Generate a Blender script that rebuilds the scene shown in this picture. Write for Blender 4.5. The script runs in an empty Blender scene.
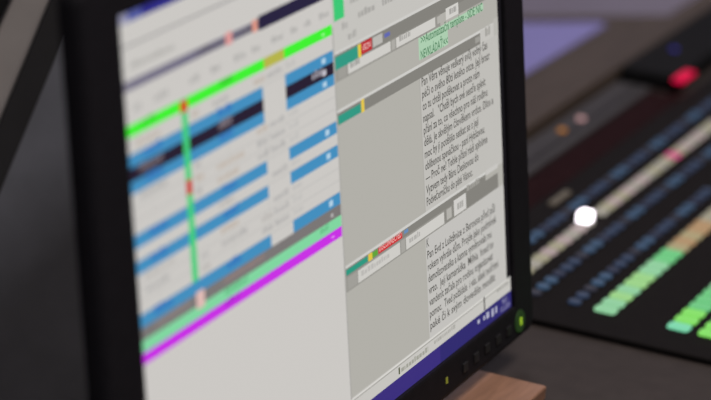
import bpy, bmesh, math, random
from mathutils import Vector, Matrix, Euler
random.seed(7)
scn = bpy.context.scene
COL = scn.collection

# ------------------------------------------------------------------ camera
F_PX = 2894.8
CAM = Vector((-1.27593, -0.75526, 0.64269))
YAW, PITCH, ROLL = 0.453007, 0.279913, -0.0496716
cy, sy, cp, sp, cr, sr = (math.cos(YAW), math.sin(YAW), math.cos(PITCH),
                          math.sin(PITCH), math.cos(ROLL), math.sin(ROLL))
FWD = Vector((cy*cp, sy*cp, -sp))
_r = Vector((sy, -cy, 0)); _u = _r.cross(FWD)
RGT = cr*_r + sr*_u
UPV = -sr*_r + cr*_u

cam_d = bpy.data.cameras.new('camera')
cam = bpy.data.objects.new('camera', cam_d); COL.objects.link(cam)
m = Matrix((RGT, UPV, -FWD)).transposed().to_4x4(); m.translation = CAM
cam.matrix_world = m
cam_d.sensor_fit = 'HORIZONTAL'; cam_d.sensor_width = 36.0
cam_d.lens = F_PX*36.0/711.0
cam_d.clip_start = 0.05; cam_d.clip_end = 60
cam_d.dof.use_dof = True
cam_d.dof.focus_distance = 1.89
cam_d.dof.aperture_fstop = (cam_d.lens/1000.0)/0.029
scn.camera = cam


def ray(px, py):
    return (px-355.5)/F_PX*RGT - (py-200)/F_PX*UPV + FWD


def S(px, py):
    """measured picture point -> (X, Z) on the upright screen plane Y = 0"""
    d = ray(px, py); t = -CAM.y/d.y; p = CAM + t*d
    return p.x, p.z


# ------------------------------------------------------------------ colours
def lin(c):
    def f(v):
        v /= 255.0
        return v/12.92 if v <= 0.04045 else ((v+0.055)/1.055)**2.4
    return tuple(f(v) for v in c)


MATS = {}


def lit(c):
    """a patch of a glowing display in colour c (sRGB 0-255)"""
    k = ('lit', tuple(c))
    if k in MATS: return MATS[k]
    mt = bpy.data.materials.new('display_%d_%d_%d' % tuple(c)); mt.use_nodes = True
    b = mt.node_tree.nodes['Principled BSDF']
    b.inputs['Base Color'].default_value = (0.004, 0.004, 0.004, 1)
    b.inputs['Roughness'].default_value = 0.55
    b.inputs['Specular IOR Level'].default_value = 0.1
    b.inputs['Emission Color'].default_value = (*lin(c), 1)
    b.inputs['Emission Strength'].default_value = 1.0
    MATS[k] = mt
    return mt


def glow(name, c, strength, base=(0.02, 0.02, 0.02)):
    k = ('glow', name)
    if k in MATS: return MATS[k]
    mt = bpy.data.materials.new(name); mt.use_nodes = True
    b = mt.node_tree.nodes['Principled BSDF']
    b.inputs['Base Color'].default_value = (*base, 1)
    b.inputs['Roughness'].default_value = 0.5
    b.inputs['Specular IOR Level'].default_value = 0.08
    b.inputs['Emission Color'].default_value = (*lin(c), 1)
    b.inputs['Emission Strength'].default_value = strength
    MATS[k] = mt
    return mt


def surf(name, c, rough=0.5, spec=0.4, scale=0, amount=0.25, bump=0.0, stretch=(1, 1, 1), metal=0.0):
    """procedural surface: base colour c (linear) broken up by noise"""
    mt = bpy.data.materials.new(name); mt.use_nodes = True
    nt = mt.node_tree; b = nt.nodes['Principled BSDF']
    b.inputs['Base Color'].default_value = (*c, 1)
    b.inputs['Roughness'].default_value = rough
    b.inputs['Specular IOR Level'].default_value = spec
    b.inputs['Metallic'].default_value = metal
    if scale:
        tc = nt.nodes.new('ShaderNodeTexCoord'); mp = nt.nodes.new('ShaderNodeMapping')
        mp.inputs['Scale'].default_value = stretch
        nz = nt.nodes.new('ShaderNodeTexNoise')
        nz.inputs['Scale'].default_value = scale; nz.inputs['Detail'].default_value = 5
        rp = nt.nodes.new('ShaderNodeValToRGB')
        rp.color_ramp.elements[0].position = 0.3; rp.color_ramp.elements[1].position = 0.7
        rp.color_ramp.elements[0].color = (*[v*(1-amount) for v in c], 1)
        rp.color_ramp.elements[1].color = (*[min(1, v*(1+amount)) for v in c], 1)
        nt.links.new(tc.outputs['Object'], mp.inputs['Vector'])
        nt.links.new(mp.outputs['Vector'], nz.inputs['Vector'])
        nt.links.new(nz.outputs['Fac'], rp.inputs['Fac'])
        nt.links.new(rp.outputs['Color'], b.inputs['Base Color'])
        if bump:
            bp = nt.nodes.new('ShaderNodeBump'); bp.inputs['Strength'].default_value = bump
            bp.inputs['Distance'].default_value = 0.001
            nt.links.new(nz.outputs['Fac'], bp.inputs['Height'])
            nt.links.new(bp.outputs['Normal'], b.inputs['Normal'])
    return mt


M_BEZEL = surf('black_plastic', (0.0115, 0.0100, 0.0120), 0.6, 0.12, 160, 0.12)
M_CASE = surf('black_case_plastic', (0.010, 0.0095, 0.010), 0.5, 0.3, 120, 0.1)
M_BUTTON = surf('dark_button_plastic', (0.016, 0.0155, 0.016), 0.3, 0.5, 100, 0.05)
M_DESK = surf('grey_brown_desk_laminate', (0.043, 0.034, 0.031), 0.7, 0.08, 60, 0.10, 0.02)
M_DESK_EDGE = surf('dark_desk_edging', (0.03, 0.027, 0.026), 0.5, 0.3)
M_STEEL = surf('dark_painted_steel', (0.03, 0.03, 0.032), 0.4, 0.5)
M_PANEL = surf('black_console_panel', (0.0105, 0.0088, 0.0085), 0.75, 0.03, 90, 0.1)
M_PANEL_RED = surf('dark_red_console_panel', (0.018, 0.0058, 0.0065), 0.75, 0.02, 60, 0.15)
M_WOOD = surf('tan_wood', (0.28, 0.145, 0.09), 0.6, 0.25, 18, 0.14, 0.05, (2, 12, 12))
M_RAIL = surf('grey_rail_paint', (0.036, 0.032, 0.031), 0.6, 0.12, 40, 0.1)
M_RAIL_D = surf('dark_groove_paint', (0.018, 0.015, 0.015), 0.6, 0.1)
M_LEDGE = surf('brown_laminate', (0.068, 0.050, 0.039), 0.65, 0.1, 12, 0.12, 0.02, (1, 6, 6))
M_DEVICE = surf('black_device_shell', (0.010, 0.010, 0.0105), 0.75, 0.03, 80, 0.1)
M_PAPER = surf('lilac_lit_paper', (0.25, 0.23, 0.50), 0.8, 0.1, 20, 0.03)  # bluish light on the sheet is put into its colour
M_CAB = surf('blue_grey_cabinet_paint', (0.23, 0.225, 0.245), 0.7, 0.1, 30, 0.08)
M_CAB_D = surf('black_cabinet_edge', (0.015, 0.014, 0.014), 0.6, 0.2, 30, 0.08)
M_TRIM = surf('beige_edge_trim', (0.50, 0.44, 0.40), 0.55, 0.3, 30, 0.05)
M_WALL = surf('pale_lilac_wall_paint', (0.66, 0.58, 0.72), 0.85, 0.1, 8, 0.03, 0.02)
M_WALLD = surf('grey_wall_paint', (0.25, 0.24, 0.25), 0.85, 0.1, 8, 0.05, 0.02)
M_FLOOR = surf('dark_carpet', (0.045, 0.042, 0.045), 0.95, 0.05, 300, 0.3, 0.2)
M_CEIL = surf('ceiling_tile_paint', (0.55, 0.55, 0.55), 0.9, 0.1, 40, 0.04)
M_SKIRT = surf('grey_skirting_paint', (0.12, 0.11, 0.13), 0.6, 0.3)


# ------------------------------------------------------------------ builders
def link(name, bm, mats, parent=None, world=True, smooth=False):
    me = bpy.data.meshes.new(name)
    bmesh.ops.recalc_face_normals(bm, faces=bm.faces)
    bm.to_mesh(me); bm.free()
    if not isinstance(mats, (list, tuple)): mats = [mats]
    for a in mats: me.materials.append(a)
    if smooth:
        for p in me.polygons: p.use_smooth = True
    o = bpy.data.objects.new(name, me); COL.objects.link(o)
    if parent is not None:
        o.parent = parent
        if world:                       # geometry was given in world space
            pm = Matrix.Identity(4); q = parent
            chain = []
            while q is not None: chain.append(q); q = q.parent
            for q in reversed(chain): pm = pm @ q.matrix_basis
            me.transform(pm.inverted())
    return o


def empty(name, loc, label, cat, rot=(0, 0, 0), group=None):
    o = bpy.data.objects.new(name, None); COL.objects.link(o)
    o.location = loc; o.rotation_euler = rot; o.empty_display_size = 0.05
    o['label'] = label; o['category'] = cat
    if group: o['group'] = group
    return o


def tag(o, label, cat, group=None):
    o['label'] = label; o['category'] = cat
    if group: o['group'] = group
    return o


def box(bm, x0, x1, y0, y1, z0, z1, mat=0, bevel=0.0, seg=2, M=None):
    vs = [bm.verts.new((x, y, z)) for x in (x0, x1) for y in (y0, y1) for z in (z0, z1)]
    idx = [(0, 1, 3, 2), (4, 6, 7, 5), (0, 4, 5, 1), (2, 3, 7, 6), (0, 2, 6, 4), (1, 5, 7, 3)]
    fs = [bm.faces.new([vs[i] for i in q]) for q in idx]
    for f in fs: f.material_index = mat
    bmesh.ops.recalc_face_normals(bm, faces=fs)
    geom = vs
    if bevel:
        es = list({e for f in fs for e in f.edges})
        r = bmesh.ops.bevel(bm, geom=es, offset=bevel, segments=seg, affect='EDGES', profile=0.5, material=-1)
        geom = list({v for f in r['faces'] for v in f.verts} | {v for v in vs if v.is_valid})
        for f in r['faces']: f.material_index = mat
    if M is not None:
        for v in geom: v.co = M @ v.co
    return geom


def prism(bm, pts, off, mat=0, bevel=0.0):
    """polygon pts (3-D) extruded by the vector off"""
    a = [bm.verts.new(p) for p in pts]; b = [bm.verts.new(Vector(p)+Vector(off)) for p in pts]
    fs = [bm.faces.new(a), bm.faces.new(list(reversed(b)))]
    n = len(a)
    for i in range(n):
        fs.append(bm.faces.new((a[i], b[i], b[(i+1) % n], a[(i+1) % n])))
    for f in fs: f.material_index = mat
    for f in fs: f.normal_update()
    nr = [f for f in fs if len(f.verts) > 4]
    if nr: bmesh.ops.triangulate(bm, faces=nr)
    fs = list({f for v in a+b for f in v.link_faces})
    bmesh.ops.recalc_face_normals(bm, faces=fs)
    if bevel:
        es = [e for e in {e for f in fs for e in f.edges} if len(e.link_faces) == 2 and e.calc_face_angle(0) > 0.2]
        bmesh.ops.bevel(bm, geom=es, offset=bevel, segments=2, affect='EDGES', profile=0.5)


def cyl(bm, c, axis, r0, r1, h, n=24, mat=0):
    axis = Vector(axis).normalized()
    a = axis.orthogonal().normalized(); b = axis.cross(a)
    c = Vector(c)
    r = [[bm.verts.new(c + axis*(h*k) + (a*math.cos(t)+b*math.sin(t))*rr)
          for t in [2*math.pi*i/n for i in range(n)]] for k, rr in ((0, r0), (1, r1))]
    fs = [bm.faces.new(list(reversed(r[0]))), bm.faces.new(r[1])]
    for i in range(n):
        fs.append(bm.faces.new((r[0][i], r[0][(i+1) % n], r[1][(i+1) % n], r[1][i])))
    for f in fs: f.material_index = mat


# ------------------------------------------------------------------ room
def struct(name, bm, mt):
    o = link(name, bm, mt); o['kind'] = 'structure'; return o


DZ = -0.09            # desk top
FZ = DZ-0.75          # floor
bm = bmesh.new(); box(bm, -3.2, 3.9, -3.0, 3.2, FZ-0.1, FZ); struct('floor', bm, M_FLOOR)
bm = bmesh.new(); box(bm, -3.2, 3.9, -3.0, 3.2, FZ+2.8, FZ+2.9); struct('ceiling', bm, M_CEIL)
bm = bmesh.new(); box(bm, 3.6, 3.7, -3.0, 3.0, FZ, FZ+2.8); struct('wall_right', bm, M_WALL)
bm = bmesh.new(); box(bm, -3.0, 3.6, 3.0, 3.1, FZ, FZ+2.8); struct('wall_back', bm, M_WALLD)
bm = bmesh.new(); box(bm, -3.1, -3.0, -3.0, 3.0, FZ, FZ+2.8); struct('wall_left', bm, M_WALLD)
bm = bmesh.new(); box(bm, 3.585, 3.6, -3.0, 3.0, FZ, FZ+0.1, 0, 0.004); struct('baseboard_right', bm, M_SKIRT)

# ------------------------------------------------------------------ desk
TL = math.atan(0.13)                           # the worktop slopes gently up towards the back
TM = Matrix.Translation((0, -0.116, -0.060)) @ Matrix.Rotation(TL, 4, 'X')
def loc_y(Y): return (Y+0.116)/math.cos(TL)
WT = -0.0050                                   # worktop surface in the sloped frame
SZ = -0.012                                    # top of the flat rear shelf
SF = 0.62
def on(px, py, z):
    d = ray(px, py); t = (z-CAM.z)/d.z; return CAM+t*d
desk = empty('console_desk', (0.9, 0.2, FZ), 'console desk with grey-brown sloped worktop and brown rear shelf', 'desk')
bm = bmesh.new(); box(bm, -0.55, 2.2, loc_y(-0.5), loc_y(0.1895), WT-0.03, WT, 0, 0.003, 2, TM)
link('sloped_worktop', bm, M_DESK, desk)
e0, e1 = on(490, 15.5, SZ), on(667, 15.0, SZ)
bm = bmesh.new()
prism(bm, [(0.72, 0.192, SZ), (2.2, 0.192, SZ), (2.2, e1.y, SZ), (e1.x, e1.y, SZ), (e0.x, e0.y, SZ), (e0.x-0.3, 0.75, SZ), (0.72, 0.75, SZ)], (0, 0, -0.06), 0, 0.002)
o = link('rear_shelf', bm, M_LEDGE, desk); o['label'] = 'brown rear shelf'
for lx, ly, zt in ((-0.5, -0.45, -0.142), (2.1, -0.45, -0.142), (-0.5, 0.13, -0.068), (2.1, 0.13, -0.068), (0.73, 0.69, -0.072), (1.03, 0.69, -0.072)):
    if True:
        bm = bmesh.new(); box(bm, lx, lx+0.05, ly, ly+0.05, FZ, zt, 0, 0.003)
        link('leg', bm, M_STEEL, desk)

# ------------------------------------------------------------------ monitor
SW, SH = 0.5184, 0.324
mon = empty('monitor', (SW/2, 0.07, DZ),
            'black widescreen monitor showing a colour-striped rundown list beside grey text windows', 'monitor')
# bezel: four mitred bars, 2 mm proud of the screen
BL, BR, BT, BB = -0.041, SW+0.0368, SH+0.022, -0.0265
bm = bmesh.new()
yo, yi, yb = -0.0030, 0.0, 0.009
outer = [(BL, BB), (BR, BB), (BR, BT), (BL, BT)]
inner = [(0, 0), (SW, 0), (SW, SH), (0, SH)]
def rounded(pts, rad, seg=6):
    out = []
    n = len(pts)
    for i, (x, z) in enumerate(pts):
        sx = 1 if x < SW/2 else -1; sz = 1 if z < SH/2 else -1
        cx, cz = x+sx*rad, z+sz*rad
        st = {(1, 1): 180, (-1, 1): 270, (-1, -1): 0, (1, -1): 90}[(sx, sz)]
        for k in range(seg+1):
            a = math.radians(st+90*k/seg)
            out.append((cx+rad*math.cos(a), cz+rad*math.sin(a)))
    return out
rings = [(rounded(inner, 0.0004), 0.0006), (rounded(inner, 0.0006), yo+0.0004),
         (rounded([(a-0.0016*(1 if a < SW/2 else -1), b-0.0016*(1 if b < SH/2 else -1)) for a, b in inner], 0.001), yo),
         (rounded([(a+0.005*(1 if a < SW/2 else -1), b+0.004*(1 if b < SH/2 else -1)) for a, b in outer], 0.006), yo),
         (rounded([(a+0.0014*(1 if a < SW/2 else -1), b+0.0012*(1 if b < SH/2 else -1)) for a, b in outer], 0.008), yo+0.0016),
         (rounded(outer, 0.009), yo+0.0055), (rounded(outer, 0.009), yb),
         (rounded([(a+0.004*(1 if a < SW/2 else -1), b+0.004*(1 if b < SH/2 else -1)) for a, b in outer], 0.008), yb+0.001)]
vr = [[bm.verts.new((x, y, z)) for x, z in pts] for pts, y in rings]
for a, b in zip(vr, vr[1:]):
    n = len(a)
    for i in range(n):
        bm.faces.new((a[i], a[(i+1) % n], b[(i+1) % n], b[i]))
link('bezel', bm, M_BEZEL, mon, smooth=False)
# rear casing, tapering to a raised hump with vent slots
bm = bmesh.new()
def inset(d): return [(a+d*(1 if a < SW/2 else -1), b+d*(1 if b < SH/2 else -1)) for a, b in outer]
cr_ = [(rounded(inset(0.006), 0.008), 0.0098), (rounded(inset(0.022), 0.010), 0.018), (rounded(inset(0.105), 0.02), 0.040),
       (rounded(inset(0.118), 0.015), 0.062)]
vr = [[bm.verts.new((x, y, z)) for x, z in pts] for pts, y in cr_]
for a, b in zip(vr, vr[1:]):
    n = len(a)
    for i in range(n): bm.faces.new((a[i], a[(i+1) % n], b[(i+1) % n], b[i]))
bm.faces.new(list(reversed(vr[0]))); bm.faces.new(vr[-1])
case = link('rear_casing', bm, M_CASE, mon)
bm = bmesh.new()
for k in range(22):
    box(bm, 0.13+k*0.012, 0.136+k*0.012, 0.0615, 0.0628, 0.19, 0.235)
link('vent', bm, M_STEEL, case)
bm = bmesh.new()
box(bm, SW/2-0.045, SW/2+0.045, 0.0625, 0.095, -0.030, 0.20, 0, 0.006)
link('stand_neck', bm, M_CASE, mon)
bm = bmesh.new()
box(bm, SW/2-0.11, SW/2+0.10, loc_y(0.0), loc_y(0.165), WT+0.0003, WT+0.013, 0, 0.004, 2, TM)
link('stand_foot', bm, M_CASE, mon)

# ---- the display: every window is a sheet of coloured areas and lettering
YS = 0.0
class Sheet:
    def __init__(s): s.bm = bmesh.new(); s.mats = []; s.idx = {}
    def mi(s, c):
        c = tuple(c)
        if c not in s.idx: s.idx[c] = len(s.mats); s.mats.append(lit(c))
        return s.idx[c]
    def q(s, x0, x1, z0, z1, c, lay=1):
        y = YS-0.00004*lay
        x0, x1 = max(0, min(SW, x0)), max(0, min(SW, x1)); z0, z1 = max(0, min(SH, z0)), max(0, min(SH, z1))
        if x1-x0 < 1e-6 or z1-z0 < 1e-6: return
        f = s.bm.faces.new([s.bm.verts.new(v) for v in ((x0, y, z0), (x1, y, z0), (x1, y, z1), (x0, y, z1))])
        f.material_index = s.mi(c)
    def tx(s, body, x0, x1, zb, h, c, lay=6, bold=0.0, maxlen=None):
        """lettering from x0 to x1 (None = natural width), baseline zb, capital height h"""
        cu = bpy.data.curves.new('t', 'FONT'); cu.body = body; cu.size = 1.0; cu.resolution_u = 2
        cu.offset = bold
        o = bpy.data.objects.new('t', cu); COL.objects.link(o)
        dg = bpy.context.evaluated_depsgraph_get(); dg.update()
        me = bpy.data.meshes.new_from_object(o.evaluated_get(dg))
        xs = [v.co.x for v in me.vertices]; a, b = min(xs), max(xs)
        kz = h/0.70
        kx = (x1-x0)/(b-a) if x1 is not None else kz
        y = YS-0.00004*lay; mi = s.mi(c)
        vs = [s.bm.verts.new((x0+(v.co.x-a)*kx, y, zb+v.co.y*kz)) for v in me.vertices]
        for p in me.polygons:
            try:
                f = s.bm.faces.new([vs[i] for i in p.vertices]); f.material_index = mi
            except ValueError: pass
        bpy.data.objects.remove(o); bpy.data.curves.remove(cu); bpy.data.meshes.remove(me)
    def scribble(s, x0, x1, zb, h, c, lay=4):
        """unreadable small print: a run of short strokes"""
        x = x0
        while x < x1:
            w = random.uniform(0.0012, 0.0045)
            s.q(x, min(x+w, x1), zb, zb+h*random.choice((0.7, 0.75, 1.0)), c, lay)
            x += w+random.uniform(0.0005, 0.0014)
    def done(s, name, parent):
        me = bpy.data.meshes.new(name); 
        for f in s.bm.faces:
            f.normal_update()
            if f.normal.y > 0: f.normal_flip()
        s.bm.to_mesh(me); s.bm.free()
        for a in s.mats: me.materials.append(a)
        o = bpy.data.objects.new(name, me); COL.objects.link(o); o.parent = parent
        me.transform(Matrix.Translation(mon.location).inverted())
        return o

def X(px, py): return S(px, py)[0]
def Z(px, py): return S(px, py)[1]

sc = bmesh.new(); box(sc, -0.0002, SW+0.0002, 0.0002, 0.004, -0.0002, SH+0.0002)
screen = link('screen', sc, lit((24, 22, 26)), mon)

WHITE = (203, 200, 196); GREY = (177, 175, 168); LGREY = (191, 189, 184)
BLUE = (66, 142, 190); DARK = (38, 28, 48); GREEN = (62, 240, 48); EMER = (66, 205, 122)
PURP = (200, 48, 228); MINT = (128, 214, 160); DGREY = (122, 118, 117); RED = (198, 56, 42)

# --- left window: the rundown list
L = Sheet()
XD = 0.2555                                    # divider between the two windows
APPR = 0.5117                                  # right edge of the text window
ZT = Z(420, 361)                               # top of the taskbar
zt = (Z(370, 399.7)+Z(511, 290.5))/2
ZT = zt
L.q(0, XD, ZT, SH, WHITE, 0)
ztb = Z(130, 21.5)                             # title bar
L.q(0, XD, ztb, SH, (46, 44, 132), 1)
L.q(0, 0.013, ztb, SH, (150, 150, 176), 2)
L.q(0.013, 0.028, ztb, SH, (84, 92, 160), 2)
def rowz(y, px=335): return Z(px, y)
zl = Z(195, 14.8)
L.q(0, XD, zl-0.0012, zl+0.0002, (160, 158, 157), 1)      # thin rule
z1 = Z(179, 46.5); L.scribble(0.012, 0.060, z1, 0.0035, (172, 170, 166))
# tab bar
zb0, zb1 = Z(262, 28.5), Z(262, 16)
L.q(0, X(258, 22), zb0+0.0008, zb1-0.001, (122, 118, 136), 1)
L.scribble(0.012, 0.14, zb0+0.0015, 0.0035, (112, 108, 130), 3)
L.q(X(258, 22), XD, zb0-0.0004, zb1+0.0008, (38, 32, 62), 2)
L.scribble(X(195, 50), X(258, 22), zb0+0.0015, 0.004, (92, 88, 96), 3)
L.q(X(225, 39), X(232, 36), zb0, zb1, (218, 152, 150), 4)
L.q(X(252, 26), X(257, 24), zb0, zb1, (222, 150, 132), 4)
# column captions
zc = Z(328, 17.5)
for x0 in (0.012, 0.035, 0.075, 0.10, 0.128, 0.15, 0.175, 0.20, 0.218, 0.238):
    L.scribble(x0, x0+random.uniform(0.008, 0.016), zc+0.001, 0.004, (176, 174, 171))
# the rows, top to bottom (picture height of each edge along the divider)
edges = [22.4, 33.0, 48.8, 60.6, 73.0, 84.3, 97.0, 109.5, 121.8, 134.0, 146.0, 158.0, 170.5, 183.0, 194.6, 206.8, 218.4, 229.8, 240.4]
kinds = ['green', 'w', 'blue', 'dark', 'blue', 'w', 'w', 'w', 'blue', 'w', 'blue', 'w', 'w', 'w', 'blue', 'grey', 'mint', 'purple']
ze = [Z(335, e) for e in edges]
XG0, XG1 = X(183.5, 150), X(189.5, 150)        # thin green status column
XA, XB = X(266, 150), X(289, 150)              # gap of the time column
xr = XD-0.0012
for i, k in enumerate(kinds):
    a, b = ze[i+1], ze[i]
    if k == 'green':
        L.q(0, xr, a, b, GREEN, 2); L.q(X(263.5, 60), X(283.5, 50), a, b, (182, 180, 74), 3)
        L.scribble(0.02, 0.035, a+0.003, 0.004, (54, 200, 46)); L.scribble(0.11, 0.125, a+0.003, 0.004, (54, 190, 46))
        L.q(xr-0.014, xr-0.010, a+0.002, b-0.003, (160, 246, 150), 4)
    elif k in ('blue', 'dark'):
        c = BLUE if k == 'blue' else DARK
        L.q(0, XA, a, b, c, 2); L.q(XB, xr, a, b, c, 2)
        tc = (54, 118, 186) if k == 'blue' else (120, 110, 118)
        L.scribble(0.014 if k == 'dark' else 0.02, 0.040, a+0.003, 0.005, tc)
        L.scribble(0.105, 0.122, a+0.003, 0.005, tc)
        L.q(xr-0.0160, xr-0.0105, a+0.0018, b-0.0020, (176, 206, 226) if k == 'blue' else (190, 186, 196), 4)
        if k == 'dark': L.scribble(xr-0.030, xr-0.016, a+0.003, 0.005, (150, 146, 156))
    elif k == 'grey':
        L.q(0, xr, a, b, DGREY, 2); L.scribble(0.10, 0.15, a+0.003, 0.004, (142, 124, 122))
        L.scribble(0.02, 0.06, a+0.003, 0.004, (138, 128, 126))
        L.q(xr-0.014, xr-0.011, a+0.002, b-0.003, (190, 188, 188), 4)
        L.q(XG0+0.003, XG1+0.006, a-0.002, b+0.001, (222, 186, 180), 5)
    elif k == 'mint':
        L.q(0, xr, a, b, MINT, 2); L.scribble(0.10, 0.128, a+0.003, 0.004, (104, 190, 136))
        L.scribble(xr-0.030, xr-0.018, a+0.003, 0.004, (104, 190, 136))
    elif k == 'purple':
        L.q(0, xr, a, b, PURP, 2); L.scribble(0.10, 0.118, a+0.003, 0.004, (170, 40, 200))
        L.q(xr-0.015, xr-0.011, a+0.0025, b-0.003, (226, 150, 240), 4)
    else:
        L.q(0, xr, a, a+0.0006, (188, 186, 183), 2)
        for x0, x1 in ((0.012, 0.05), (0.075, 0.085), (0.10, 0.135), (0.15, 0.165)):
            if random.random() < 0.8:
                L.scribble(x0, x0+(x1-x0)*random.uniform(.5, 1), a+0.003, 0.004, random.choice(((178, 176, 174), (184, 180, 176), (190, 178, 166))))
        L.scribble(XA+0.006, XB-0.004, a+0.003, 0.004, (180, 178, 176))
        L.scribble(XB+0.002, XB+0.014, a+0.003, 0.004, (192, 190, 187))
# the status column runs down from the green row, red where an item is live
L.q(XG0, XG1, ze[14], ze[0], EMER, 5)
L.q(XG0-0.001, XG1+0.0005, ze[1]-0.001, ze[0]-0.001, (212, 60, 38), 6)
L.q(XG0, XG1, Z(189, 194.5), Z(188, 180), RED, 6)
for x in (XA, XB, X(150, 150), X(228, 150)):
    L.q(x, x+0.0005, ze[14], ze[0], (190, 188, 184), 1)
# lower blank area, with a line of small print at the bottom
zs = Z(340, 388)
L.q(0, XD, ZT, ZT+0.0105, (205, 203, 199), 1)
L.scribble(X(328, 396), X(338, 390), ZT+0.007, 0.003, (165, 163, 160))
L.q(XD-0.0012, XD+0.0004, ZT, Z(335, 26), (166, 164, 160), 7)
L.done('rundown_window', screen)

# --- right window: text panels
R_ = Sheet()
R_.q(XD, APPR, ZT, SH, GREY, 0)
zb1t = (Z(411, 15.5)+Z(439, 0))/2
R_.q(XD, APPR, zb1t, SH, (196, 194, 189), 1)                 # tool area above the first bar
R_.q(X(333, 5), X(343.5, 5), Z(334, 22), SH, (58, 200, 116), 3)
for (a, b, c) in ((350, 4, 370), (358, 18, 375), (342, 30, 347), (348, 40, 356), (382, 6, 395)):
    R_.scribble(X(a, b), X(c, b-8), Z(a, b), 0.0045, (168, 166, 162))
CAPX = X(419.5, 70)
def bar(zt_, zb_, x0=XD, x1=APPR, c=(131, 129, 123)):
    R_.q(x0, x1, zb_, zt_, c, 2); R_.q(x0, x1, zt_-0.0003, zt_+0.0016, (206, 205, 201), 3)
# bar 1 with its row of fields
f1t, f1b = Z(411, 28.6), Z(411, 40)
R_.q(XD, X(440, 20), f1b-0.0012, f1t, (150, 148, 142), 2)
bar(zb1t, f1t-0.001)
R_.q(XD+0.001, X(357.5, 46), f1t-0.001, zb1t-0.0015, (48, 152, 130), 4)
R_.q(X(357.5, 46), X(360.5, 44), f1t-0.001, zb1t-0.001, (226, 200, 70), 5)
R_.q(X(360.5, 44), X(371.5, 40), f1t+0.0003, zb1t-0.0008, (188, 36, 46), 5)
R_.tx('UKON', X(362, 45), X(370, 41), f1t+0.0022, 0.0042, (236, 200, 196), 7)
R_.q(X(372.5, 39), X(382, 34), f1t+0.0010, zb1t-0.0015, (186, 184, 179), 5)
R_.q(X(384, 33), X(389.5, 30), f1t+0.003, zb1t-0.003, (96, 104, 178), 5)
R_.q(X(348, 72), X(390.5, 50), f1b, f1t-0.0008, (206, 204, 199), 4)
R_.q(X(338, 70), X(346, 68), f1b, f1t-0.0008, (158, 156, 150), 4)
R_.q(X(391.5, 47), X(395, 45), f1b, f1t-0.0008, (172, 170, 164), 4)
R_.q(X(396, 44), X(435, 22), f1b, f1t-0.0008, (207, 205, 200), 4)
R_.scribble(X(350, 66), X(360, 62), f1b+0.003, 0.004, (160, 158, 154), 5)
R_.scribble(X(399, 40), X(410, 34), f1b+0.003, 0.004, (168, 166, 162), 5)
R_.q(X(437, 20), X(443, 16), f1b+0.001, f1t-0.0015, (178, 176, 170), 4)
R_.q(X(445.5, 12), X(458, 6), f1b+0.0005, f1t+0.001, (210, 208, 203), 4)
R_.scribble(X(449, 12), X(456, 8), f1b+0.003, 0.005, (166, 164, 160), 5)
R_.q(X(458, 6), APPR, f1b, f1t, (140, 138, 132), 3)
# green caption block
cz = [Z(425, 42.5), Z(425, 58)]
zcb = (Z(422, 60.5))
R_.q(CAPX, X(483, 8), Z(421, 44.5), f1b-0.0015, (172, 206, 176), 3)
R_.q(CAPX, X(448, 42), Z(421, 59.5), Z(421, 44.5), (172, 206, 176), 3)
tg = (78, 128, 92)
R_.tx('>>Automatizační template - SIDE NIC', X(420.5, 42), X(482, 8), Z(422, 43.8), 0.0058, tg, 6, 0.012)
R_.tx('NEVKLÁDAŤ!<<', X(420.5, 56), X(447.5, 42), Z(422, 58.6), 0.0058, tg, 6, 0.012)
# bar 2
b2t, b2b = (Z(365, 97.5)+Z(479, 33))/2, (Z(365, 109)+Z(480, 45))/2
bar(b2t, b2b)
R_.q(XD+0.0015, X(360.5, 106), b2b+0.0002, b2t-0.002, (48, 152, 130), 4)
R_.q(XD+0.003, XD+0.008, b2b+0.002, b2t-0.006, (190, 214, 206), 5)
R_.q(X(361, 105), X(364, 103), b2b-0.0005, b2t, (228, 198, 74), 4)
R_.q(X(475, 40), X(479.5, 38), b2b+0.002, b2t-0.002, (158, 156, 150), 4)
R_.q(X(480, 40), X(493.5, 32), b2b, b2t+0.001, (196, 194, 189), 5)
R_.scribble(X(485, 37), X(490, 35), b2b+0.003, 0.006, (160, 158, 152), 6)
R_.q(X(493.5, 32), APPR, b2b, b2t+0.004, (184, 182, 176), 4)
# text area 1
b3t, b3b_ = (Z(411, 224)+Z(447.5, 200))/2, Z(411, 235)
R_.q(CAPX, APPR, b3t, b2b, LGREY, 1)
R_.q(CAPX-0.0012, CAPX, b3t, b2b, (170, 168, 162), 2)
TXT = (84, 82, 78)
lines = [('Pan Věra věnuje veškerý svůj volný čas', 487), ('péči o svého 80ti letého otce. Její bratr', 489.5),
         ('co tu chtěl poděkovat a proto nám', 479), ('napsal.   "Chtěl bych své sestře splnit', 485),
         ('přání za to, co všechno pro náš rodinu', 487), ('dělá. Je skvělým člověkem vrdce. Dlce a', 493),
         ('moc by ji potěšilo setkat se s její', 478), ('oblíbenou speváčkou - paní Hybšovou.', 484.5),
         ('— Proč ne? Tohle přání rádi splníme', 487), ('Vyzvem tedy Báru Deskovou do', 478), ('Podvečerníčku do páté Vánoc.', 472)]
zA, zB = Z(421.5, 84), Z(427, 203.5)
for i, (t, xe) in enumerate(lines):
    zb = zA+(zB-zA)*i/10
    R_.tx(t, CAPX+0.002, X(xe, 85+i*11.9-40), zb-0.0016, 0.0057, TXT, 6, 0.012)
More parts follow.
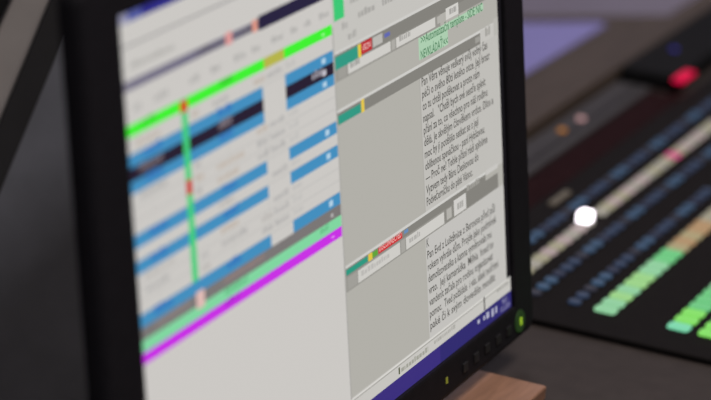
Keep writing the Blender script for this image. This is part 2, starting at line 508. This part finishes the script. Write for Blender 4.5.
# bar 3 and its fields
f3t, f3b = Z(411, 232.5), Z(411, 246.5)
bar(b3t, f3t-0.0005, XD+0.001, X(485.5, 180))
R_.q(XD+0.001, X(462, 205), f3b-0.001, f3t, (150, 148, 142), 2)
R_.q(X(444, 220), X(498, 182), f3b-0.0008, f3t+0.0005, (131, 129, 123), 2)
R_.q(XD+0.0015, X(367.5, 258), f3t+0.0005, b3t-0.0012, (44, 152, 128), 4)
R_.q(XD+0.003, XD+0.009, f3t+0.0025, b3t-0.006, (186, 212, 204), 5)
R_.q(X(368, 257), X(372, 255), f3t, b3t-0.0006, (224, 196, 66), 5)
R_.q(X(372, 255), X(377.5, 252), f3t+0.0005, b3t-0.001, (96, 164, 58), 5)
R_.q(X(378, 252), X(402, 236), f3t+0.0005, b3t-0.001, (206, 48, 52), 5)
R_.tx('DISCONNECTED', X(379, 251), X(401, 237), f3t+0.0018, 0.0040, (238, 190, 186), 7, 0.006)
R_.q(X(404, 234), X(408, 231), f3t+0.002, b3t-0.001, (104, 140, 184), 5)
R_.q(X(358, 278), X(400, 250), f3b, f3t-0.0012, (206, 204, 199), 4)
R_.q(X(347.5, 280), X(357, 277), f3b, f3t-0.0012, (160, 158, 152), 4)
R_.scribble(X(361, 275), X(390, 257), f3b+0.003, 0.0035, (186, 184, 180), 5)
R_.q(X(401, 248), X(405, 246), f3b, f3t-0.001, (166, 164, 158), 4)
R_.q(X(406, 246), X(444, 218), f3b, f3t-0.0012, (206, 204, 199), 4)
R_.scribble(X(409, 241), X(420, 233), f3b+0.003, 0.004, (176, 174, 170), 5)
R_.q(X(446.5, 216), X(451.5, 213), f3b+0.001, f3t-0.001, (178, 176, 170), 4)
R_.q(X(454, 214), X(466, 204), f3b, f3t+0.0018, (208, 206, 202), 4)
R_.scribble(X(457, 209), X(463, 206), f3b+0.003, 0.006, (168, 166, 162), 5)
R_.scribble(X(467, 203), X(480, 195), f3t+0.002, 0.004, (158, 156, 150), 5)
R_.q(X(482.5, 180), X(485, 179), f3t+0.004, b3t-0.001, (160, 158, 152), 4)
R_.q(X(486, 180), X(497.5, 171), f3t+0.004, b3t+0.002, (200, 198, 194), 5)
# text area 2
zstat = (Z(355, 394.6)+Z(420, 347))/2
C2 = X(428, 300)
R_.q(C2, APPR, zstat, f3b-0.001, (194, 192, 188), 1)
R_.tx('K', C2+0.001, C2+0.005, Z(429, 246), 0.0062, TXT, 6)
l2 = [('Pan Evd z Luštěnice z Berouna před půl', 494.5), ('rokem vyhrále dům. Projde jako podmínek', 496),
      ('demolizovatelka a kamna vyměnovala mu', 491), ('vrto.  Její kamarádka  Milhia  hned to', 493),
      ('vandenit začala pro rodinu organizovat', 492.5), ('pomoc.  Tved požádala  i vás, abak tvořrimi', 498), ('paké či k svým dovedilo modlit', 495)]
zA2, zB2 = Z(430.7, 255.3), Z(432.5, 314.5)
for i, (t, xe) in enumerate(l2):
    R_.tx(t, C2+0.0015, X(xe, 210+i*11.8), zA2+(zB2-zA2)*i/5-0.0010, 0.0056, TXT, 6, 0.012)
# status strip above the taskbar
R_.q(XD, SW, ZT, zstat, (198, 196, 191), 1)
R_.q(XD, APPR, zstat-0.0016, zstat-0.0006, (216, 214, 209), 3)
R_.q(XD, APPR, zstat-0.0026, zstat-0.0019, (158, 156, 150), 3)
R_.q(X(398.4, 371), X(399.8, 371), ZT+0.0022, ZT+0.0068, (76, 82, 52), 4)
R_.scribble(X(401, 369), X(428, 350), ZT+0.0025, 0.0035, (160, 160, 150), 4)
R_.scribble(X(434, 346), X(455, 329), ZT+0.004, 0.003, (170, 168, 162), 4)
R_.q(X(483.6, 304), X(484.8, 304), ZT+0.0005, ZT+0.010, (52, 50, 50), 4)
R_.scribble(X(497, 296), X(509, 286), ZT+0.006, 0.002, (160, 158, 152), 4)
R_.done('text_window', screen)

# --- taskbar
T = Sheet()
T.q(0, SW, 0, ZT, (58, 46, 124), 1)
T.q(X(440, 350), SW, 0, ZT, (48, 42, 112), 2)
for px, py, w, h in ((478.5, 321.5, .004, .003), (484, 318, .003, .003), (487.5, 315, .005, .0045), (492.5, 312.5, .004, .0055), (496, 309.5, .003, .005)):
    x, z = S(px, py); T.q(x-w/2, x+w/2, z-h/2, z+h/2, (176, 176, 198), 4)
zc1, zc2 = ZT*0.55, ZT*0.14
T.tx('9:51', X(502, 301), X(506.5, 297), zc1, 0.0038, (170, 168, 196), 5)
T.tx('10.12.2014', X(500.5, 308), X(509.5, 302), zc2, 0.0036, (166, 164, 194), 5)
T.done('taskbar', screen)

# --- bezel controls
def SB(px, py):
    d = ray(px, py); t = (yo-0.001-CAM.y)/d.y; p = CAM + t*d
    return p.x, p.z
def knob(name, px, py, w, h, mt, d=0.0012):
    x, z = SB(px, py); b = bmesh.new()
    box(b, x-w/2, x+w/2, yo-d, yo+0.001, z-h/2, z+h/2, 0, 0.0005)
    return link(name, b, mt, mon)
for px, py in ((466, 367), (477, 357.3), (488, 348), (499, 339.5), (509.5, 331)):
    knob('control_button', px, py, 0.008, 0.0065, M_BUTTON)
x, z = SB(520.6, 321)
b = bmesh.new(); cyl(b, (x, yo+0.001, z), (0, -1, 0), 0.0085, 0.0078, 0.0022, 28)
pb = link('power_button', b, glow('power_button_glow', (34, 58, 24), 0.7, (0.012, 0.02, 0.01)), mon)  # the button itself emits faint green, imitating the lamp's glow around it
b = bmesh.new(); box(b, x-0.0014, x+0.0014, yo-0.0018, yo-0.001, z-0.0028, z+0.0028, 0, 0.0002)
o = link('power_led', b, glow('green_led', (150, 190, 40), 1.0), pb); o['label'] = 'lit green power lamp'
x, z = SB(448, 380.5)
b = bmesh.new(); box(b, x-0.0013, x+0.0013, yo-0.0006, yo+0.0005, z-0.0022, z+0.0022, 0, 0.0002)
o = link('status_led', b, glow('amber_green_led', (130, 128, 40), 0.7), mon); o['label'] = 'small yellow-green lamp'

# ------------------------------------------------------------------ wooden block in front of the monitor
q = TM.inverted() @ on(547, 385.5, -0.044)
bm = bmesh.new()
M = TM @ Matrix.Translation((q.x, q.y, 0)) @ Matrix.Rotation(math.radians(0.0), 4, 'Z')
box(bm, -0.12, 0, 0, 0.06, WT+0.0003, q.z, 0, 0.0015, 2, M)
tag(link('wooden_block', bm, M_WOOD), 'tan wooden block lying under the lower right edge of the monitor', 'block')

# ------------------------------------------------------------------ vision mixer (button console)
mx = empty('vision_mixer', (0.614, -0.116, -0.060),
           'black sloped button console with rows of lit green, white and blue keys', 'console', (TL, 0, 0))
bm = bmesh.new(); box(bm, 0, 1.35, loc_y(-0.2), loc_y(0.118), WT+0.0003, 0, 0, 0.0015)
link('panel', bm, M_PANEL, mx, world=False)
bm = bmesh.new(); box(bm, 0, 0.615, loc_y(0.1185), loc_y(0.149), WT+0.0003, -0.001, 0, 0.0015)
o = link('rear_strip', bm, M_PANEL_RED, mx, world=False); o['label'] = 'dark red rear strip'
KEY = {}
def key_mesh(name, w, d, h, mt):
    b = bmesh.new(); prism(b, [(x, y, 0.0002) for x, y in [(sx*(w/2-0.003)+0.003*math.cos(t), sy_*(d/2-0.003)+0.003*math.sin(t)) for sx, sy_, t0 in ((1, 1, 0), (-1, 1, 90), (-1, -1, 180), (1, -1, 270)) for t in [math.radians(t0+30*k) for k in range(4)]]], (0, 0, h), 0, 0.0006)
    o = link(name, b, mt, mx, world=False)
    KEY[name] = o; return o
first = set()
def key(name, x, Y, mt=None):
    src = KEY[name]
    if name in first:
        o = src.copy(); COL.objects.link(o); o.parent = mx
    else:
        o = src; first.add(name)
    o.location = (x-0.614-0.006, loc_y(Y-0.0026), 0)
    if mt is not None:
        o.material_slots[0].link = 'OBJECT'; o.material_slots[0].material = mt
    return o
P = 0.0165
key_mesh('blue_key', 0.0100, 0.0095, 0.0022, glow('blue_key_a', (48, 66, 96), 0.65))
key_mesh('white_key', 0.0138, 0.0120, 0.0022, glow('white_key_a', (170, 164, 152), 0.8))
key_mesh('green_key', 0.0128, 0.0170, 0.0022, glow('green_key_a', (142, 206, 156), 0.95))
BL_ = [glow('blue_key_a', 0, 0), glow('blue_key_b', (40, 50, 76), 0.65), glow('blue_key_c', (62, 92, 124), 0.65), glow('blue_key_d', (46, 48, 64), 0.6)]
WH_ = [glow('white_key_a', 0, 0), glow('white_key_b', (172, 166, 138), 0.8), glow('white_key_c', (184, 164, 162), 0.8)]
GR_ = [glow('green_key_a', 0, 0), glow('green_key_b', (150, 206, 130), 1.0), glow('green_key_c', (104, 196, 124), 1.0),
       glow('green_key_d', (120, 212, 168), 1.0), glow('green_key_e', (128, 220, 96), 1.0)]
AM_ = [glow('amber_key_a', (178, 164, 122), 0.85), glow('amber_key_b', (184, 148, 106), 0.85), glow('amber_key_c', (168, 162, 140), 0.85)]
M_LIVE = glow('bright_white_key', (255, 246, 255), 4.0)
M_PINK = glow('pink_key', (206, 70, 130), 1.0)
n = 0
def nxt(seq):
    global n
    n += 1; return seq[(n*7+n//3) % len(seq)]
for Y, x0, cnt in ((0.0905, 0.760, 30), (0.043, 0.668, 28), (0.011, 0.668, 20)):
    for k in range(cnt):
        key('blue_key', x0+k*P, Y, nxt(BL_))
for k in range(30):
    x = 0.6925+k*P
    o = key('white_key', x, 0.0675, nxt(WH_))
    if abs(x-0.852) < P/2:
        o.location = (0.8370-0.614, loc_y(0.0668), 0); o.scale = (1.0, 0.95, 4.2)
        o.material_slots[0].material = M_LIVE; o['label'] = 'bright white lit key'
    elif abs(x-1.058) < P/2:
        o.material_slots[0].material = M_PINK; o['label'] = 'pink lit key'
for k in range(18):
    x = 0.6665+k*P
    if k < 10: key('green_key', x, -0.0145, GR_[(0, 0, 1, 0, 1, 1, 0, 0, 2, 2)[k]])
    else:
        o = key('green_key', x, -0.0145, AM_[(0, 1, 0, 1, 1, 2, 2, 2)[k-10]]); o['label'] = 'amber lit key'
for k in range(7): key('green_key', 0.6655+k*P, -0.0725, GR_[(3, 4, 4, 2, 2, 2, 0)[k]])
for k in range(4): key('green_key', 0.6655+k*P, -0.0965, GR_[(4, 4, 2, 2)[k]])
bm = bmesh.new(); box(bm, 0.862-0.614, 0.902-0.614, loc_y(0.106)-0.003, loc_y(0.106)+0.003, -0.001, 0.002, 0, 0.001)
link('legend_strip', bm, glow('legend_beige', (80, 70, 58), 0.5, (0.1, 0.09, 0.07)), mx, world=False)

# ------------------------------------------------------------------ rail with indicator lamps behind the mixer
rail = empty('equipment_rail', TM @ Vector((1.0, loc_y(0.168), WT)), 'grey grooved rail with an orange and a pinkish lamp behind the console', 'rail', (TL, 0, 0))
bm = bmesh.new(); box(bm, 0.70, 1.24, loc_y(0.1505), loc_y(0.1865), WT+0.0003, 0.0, 0, 0.002, 2, TM)
link('rail_body', bm, M_RAIL, rail)
bm = bmesh.new(); box(bm, 0.705, 1.235, loc_y(0.161), loc_y(0.166), -0.001, 0.0008, 0, 0, 2, TM)
link('groove', bm, M_RAIL_D, rail)
for nm, px, py, c, st in (('orange_lamp', 562, 131, (190, 120, 30), 0.8), ('pink_lamp', 581, 119.5, (206, 160, 160), 1.0)):
    d = ray(px, py); k0 = -0.06+0.13*0.116; t = (k0-CAM.z+0.13*CAM.y)/(d.z-0.13*d.y); p = CAM+t*d
    b = bmesh.new(); cyl(b, p - Vector((0, 0, 0.001)), TM.to_3x3() @ Vector((0, 0, 1)), 0.0042, 0.0036, 0.003, 20)
    link(nm, b, glow(nm, c, st), rail)

# ------------------------------------------------------------------ paper and black unit
q0, q1, q2, q3 = on(490, 96.5, SZ), on(606, 26.0, SZ), on(600, 23.5, SZ), on(490, 24.5, SZ)
bm = bmesh.new(); prism(bm, [(p.x, p.y, SZ+0.0002) for p in (q0, q1, q2, q3)], (0, 0, 0.0012))
tag(link('paper_sheet', bm, M_PAPER), 'pale lilac sheet lying on the far side of the brown shelf', 'paper')

unit = empty('talkback_unit', TM @ Vector((1.42, loc_y(0.165), WT)), 'black box with a glowing red button and small blue lamp', 'control box', (TL, 0, 0))
bm = bmesh.new(); box(bm, 1.248, 1.75, loc_y(0.1300), loc_y(0.1885), WT+0.0003, 0.012, 0, 0.004, 2, TM)
hs = link('housing', bm, M_DEVICE, unit)
def rz(px, py, dz):
    k0 = -0.06+0.13*0.116+dz; d = ray(px, py); t = (k0-CAM.z+0.13*CAM.y)/(d.z-0.13*d.y); return TM.inverted() @ (CAM+t*d)
p = rz(684, 75.5, 0.014)
b = bmesh.new(); box(b, p.x-0.019, p.x+0.019, p.y-0.0055, p.y+0.0055, 0.011, 0.0145, 0, 0.0015, 2, TM)
link('red_button', b, glow('red_button', (228, 0, 68), 1.0, (0.02, 0.0, 0.002)), unit)
p = rz(674, 50, 0.012)
b = bmesh.new(); cyl(b, TM @ Vector((p.x, p.y, 0.011)), TM.to_3x3() @ Vector((0, 0, 1)), 0.0036, 0.003, 0.003, 16)
link('blue_lamp', b, glow('blue_lamp', (44, 38, 150), 0.9), unit)

# ------------------------------------------------------------------ cabinet at the far left, slanted front edge
D = 2.12
def at(px, py, d=D): return CAM+d*ray(px, py)
back = Vector((FWD.x, FWD.y, 0)).normalized()
def foot(p, z): return Vector((p.x, p.y, z))
cab = empty('equipment_cabinet', foot(at(0, 300), FZ), 'blue-grey cabinet with a slanted beige edge standing behind the monitor', 'cabinet')
def poly(pts): return [at(*p) for p in pts]
hp = Vector((RGT.x, RGT.y, 0)).normalized()
def upright(px, py):
    """point of the cabinet's upright side plane seen at this place"""
    n_ = back; p0 = at(30, 100); d = ray(px, py); t = (p0-CAM).dot(n_)/d.dot(n_); return CAM+t*d
bA, bB = upright(58, -20), upright(-240, 700)
bm = bmesh.new()
r1 = upright(92, -20); 
pts = [bA, r1, foot(upright(92, 300), FZ+0.0002), foot(upright(-240, 700), FZ+0.0002), bB]
prism(bm, pts, back*0.16, 0, 0.003)
link('side_panel', bm, M_CAB, cab)
bm = bmesh.new()
prism(bm, [upright(20, -20), bA-hp*0.0, bB, foot(bB, FZ+0.0002), foot(upright(-278, 700), FZ+0.0002), upright(-278, 640)], back*0.16, 0, 0.003)
o = link('edge_trim', bm, M_TRIM, cab); o['label'] = 'beige slanted edge'
bm = bmesh.new()
prism(bm, [bA+hp*0.0003, upright(88, -20), upright(-206, 690), upright(-236, 690)], -back*0.004, 0, 0.001)
link('dark_band', bm, surf('dark_band_tone', (0.05, 0.046, 0.046), 0.7, 0.1, 30, 0.08), cab)  # added dark band, stands in for a soft dark gradient beside the beige edge
bm = bmesh.new()
prism(bm, [upright(-60, -20), upright(19.5, -20), upright(-279, 640), foot(upright(-279, 700), FZ+0.0002), foot(upright(-310, 700), FZ+0.0002), upright(-310, 560)], back*0.16, 0, 0.003)
o = link('back_panel', bm, M_CAB_D, cab)

# ------------------------------------------------------------------ light
def area(name, loc, rot, sx, sy_, e, c):
    l = bpy.data.lights.new(name, 'AREA'); l.shape = 'RECTANGLE'; l.size = sx; l.size_y = sy_
    l.energy = e; l.color = c
    o = bpy.data.objects.new(name, l); COL.objects.link(o); o.location = loc; o.rotation_euler = rot
    return o
area('ceiling_lamp', (0.8, -0.9, FZ+2.75), (0, 0, 0), 1.2, 0.6, 32, (1.0, 0.93, 0.88))
area('ceiling_lamp_far', (2.8, 0.8, FZ+2.75), (0, 0, 0), 0.6, 1.2, 22, (0.92, 0.90, 1.0))
area('added_fill_front', (-1.6, -1.9, FZ+2.75), (0, 0, 0), 1.2, 0.6, 45, (0.95, 0.95, 1.0))  # added fill light behind the camera, brightens the faces turned to it
w = bpy.data.worlds.new('world'); scn.world = w; w.use_nodes = True
w.node_tree.nodes['Background'].inputs[0].default_value = (0.9, 0.9, 1.0, 1)
w.node_tree.nodes['Background'].inputs[1].default_value = 0.02

vs_ = scn.view_settings
scn.display_settings.display_device = 'sRGB'
vs_.view_transform = 'Standard'; vs_.look = 'None'; vs_.exposure = 0.0; vs_.gamma = 1.0
vs_.use_curve_mapping = False
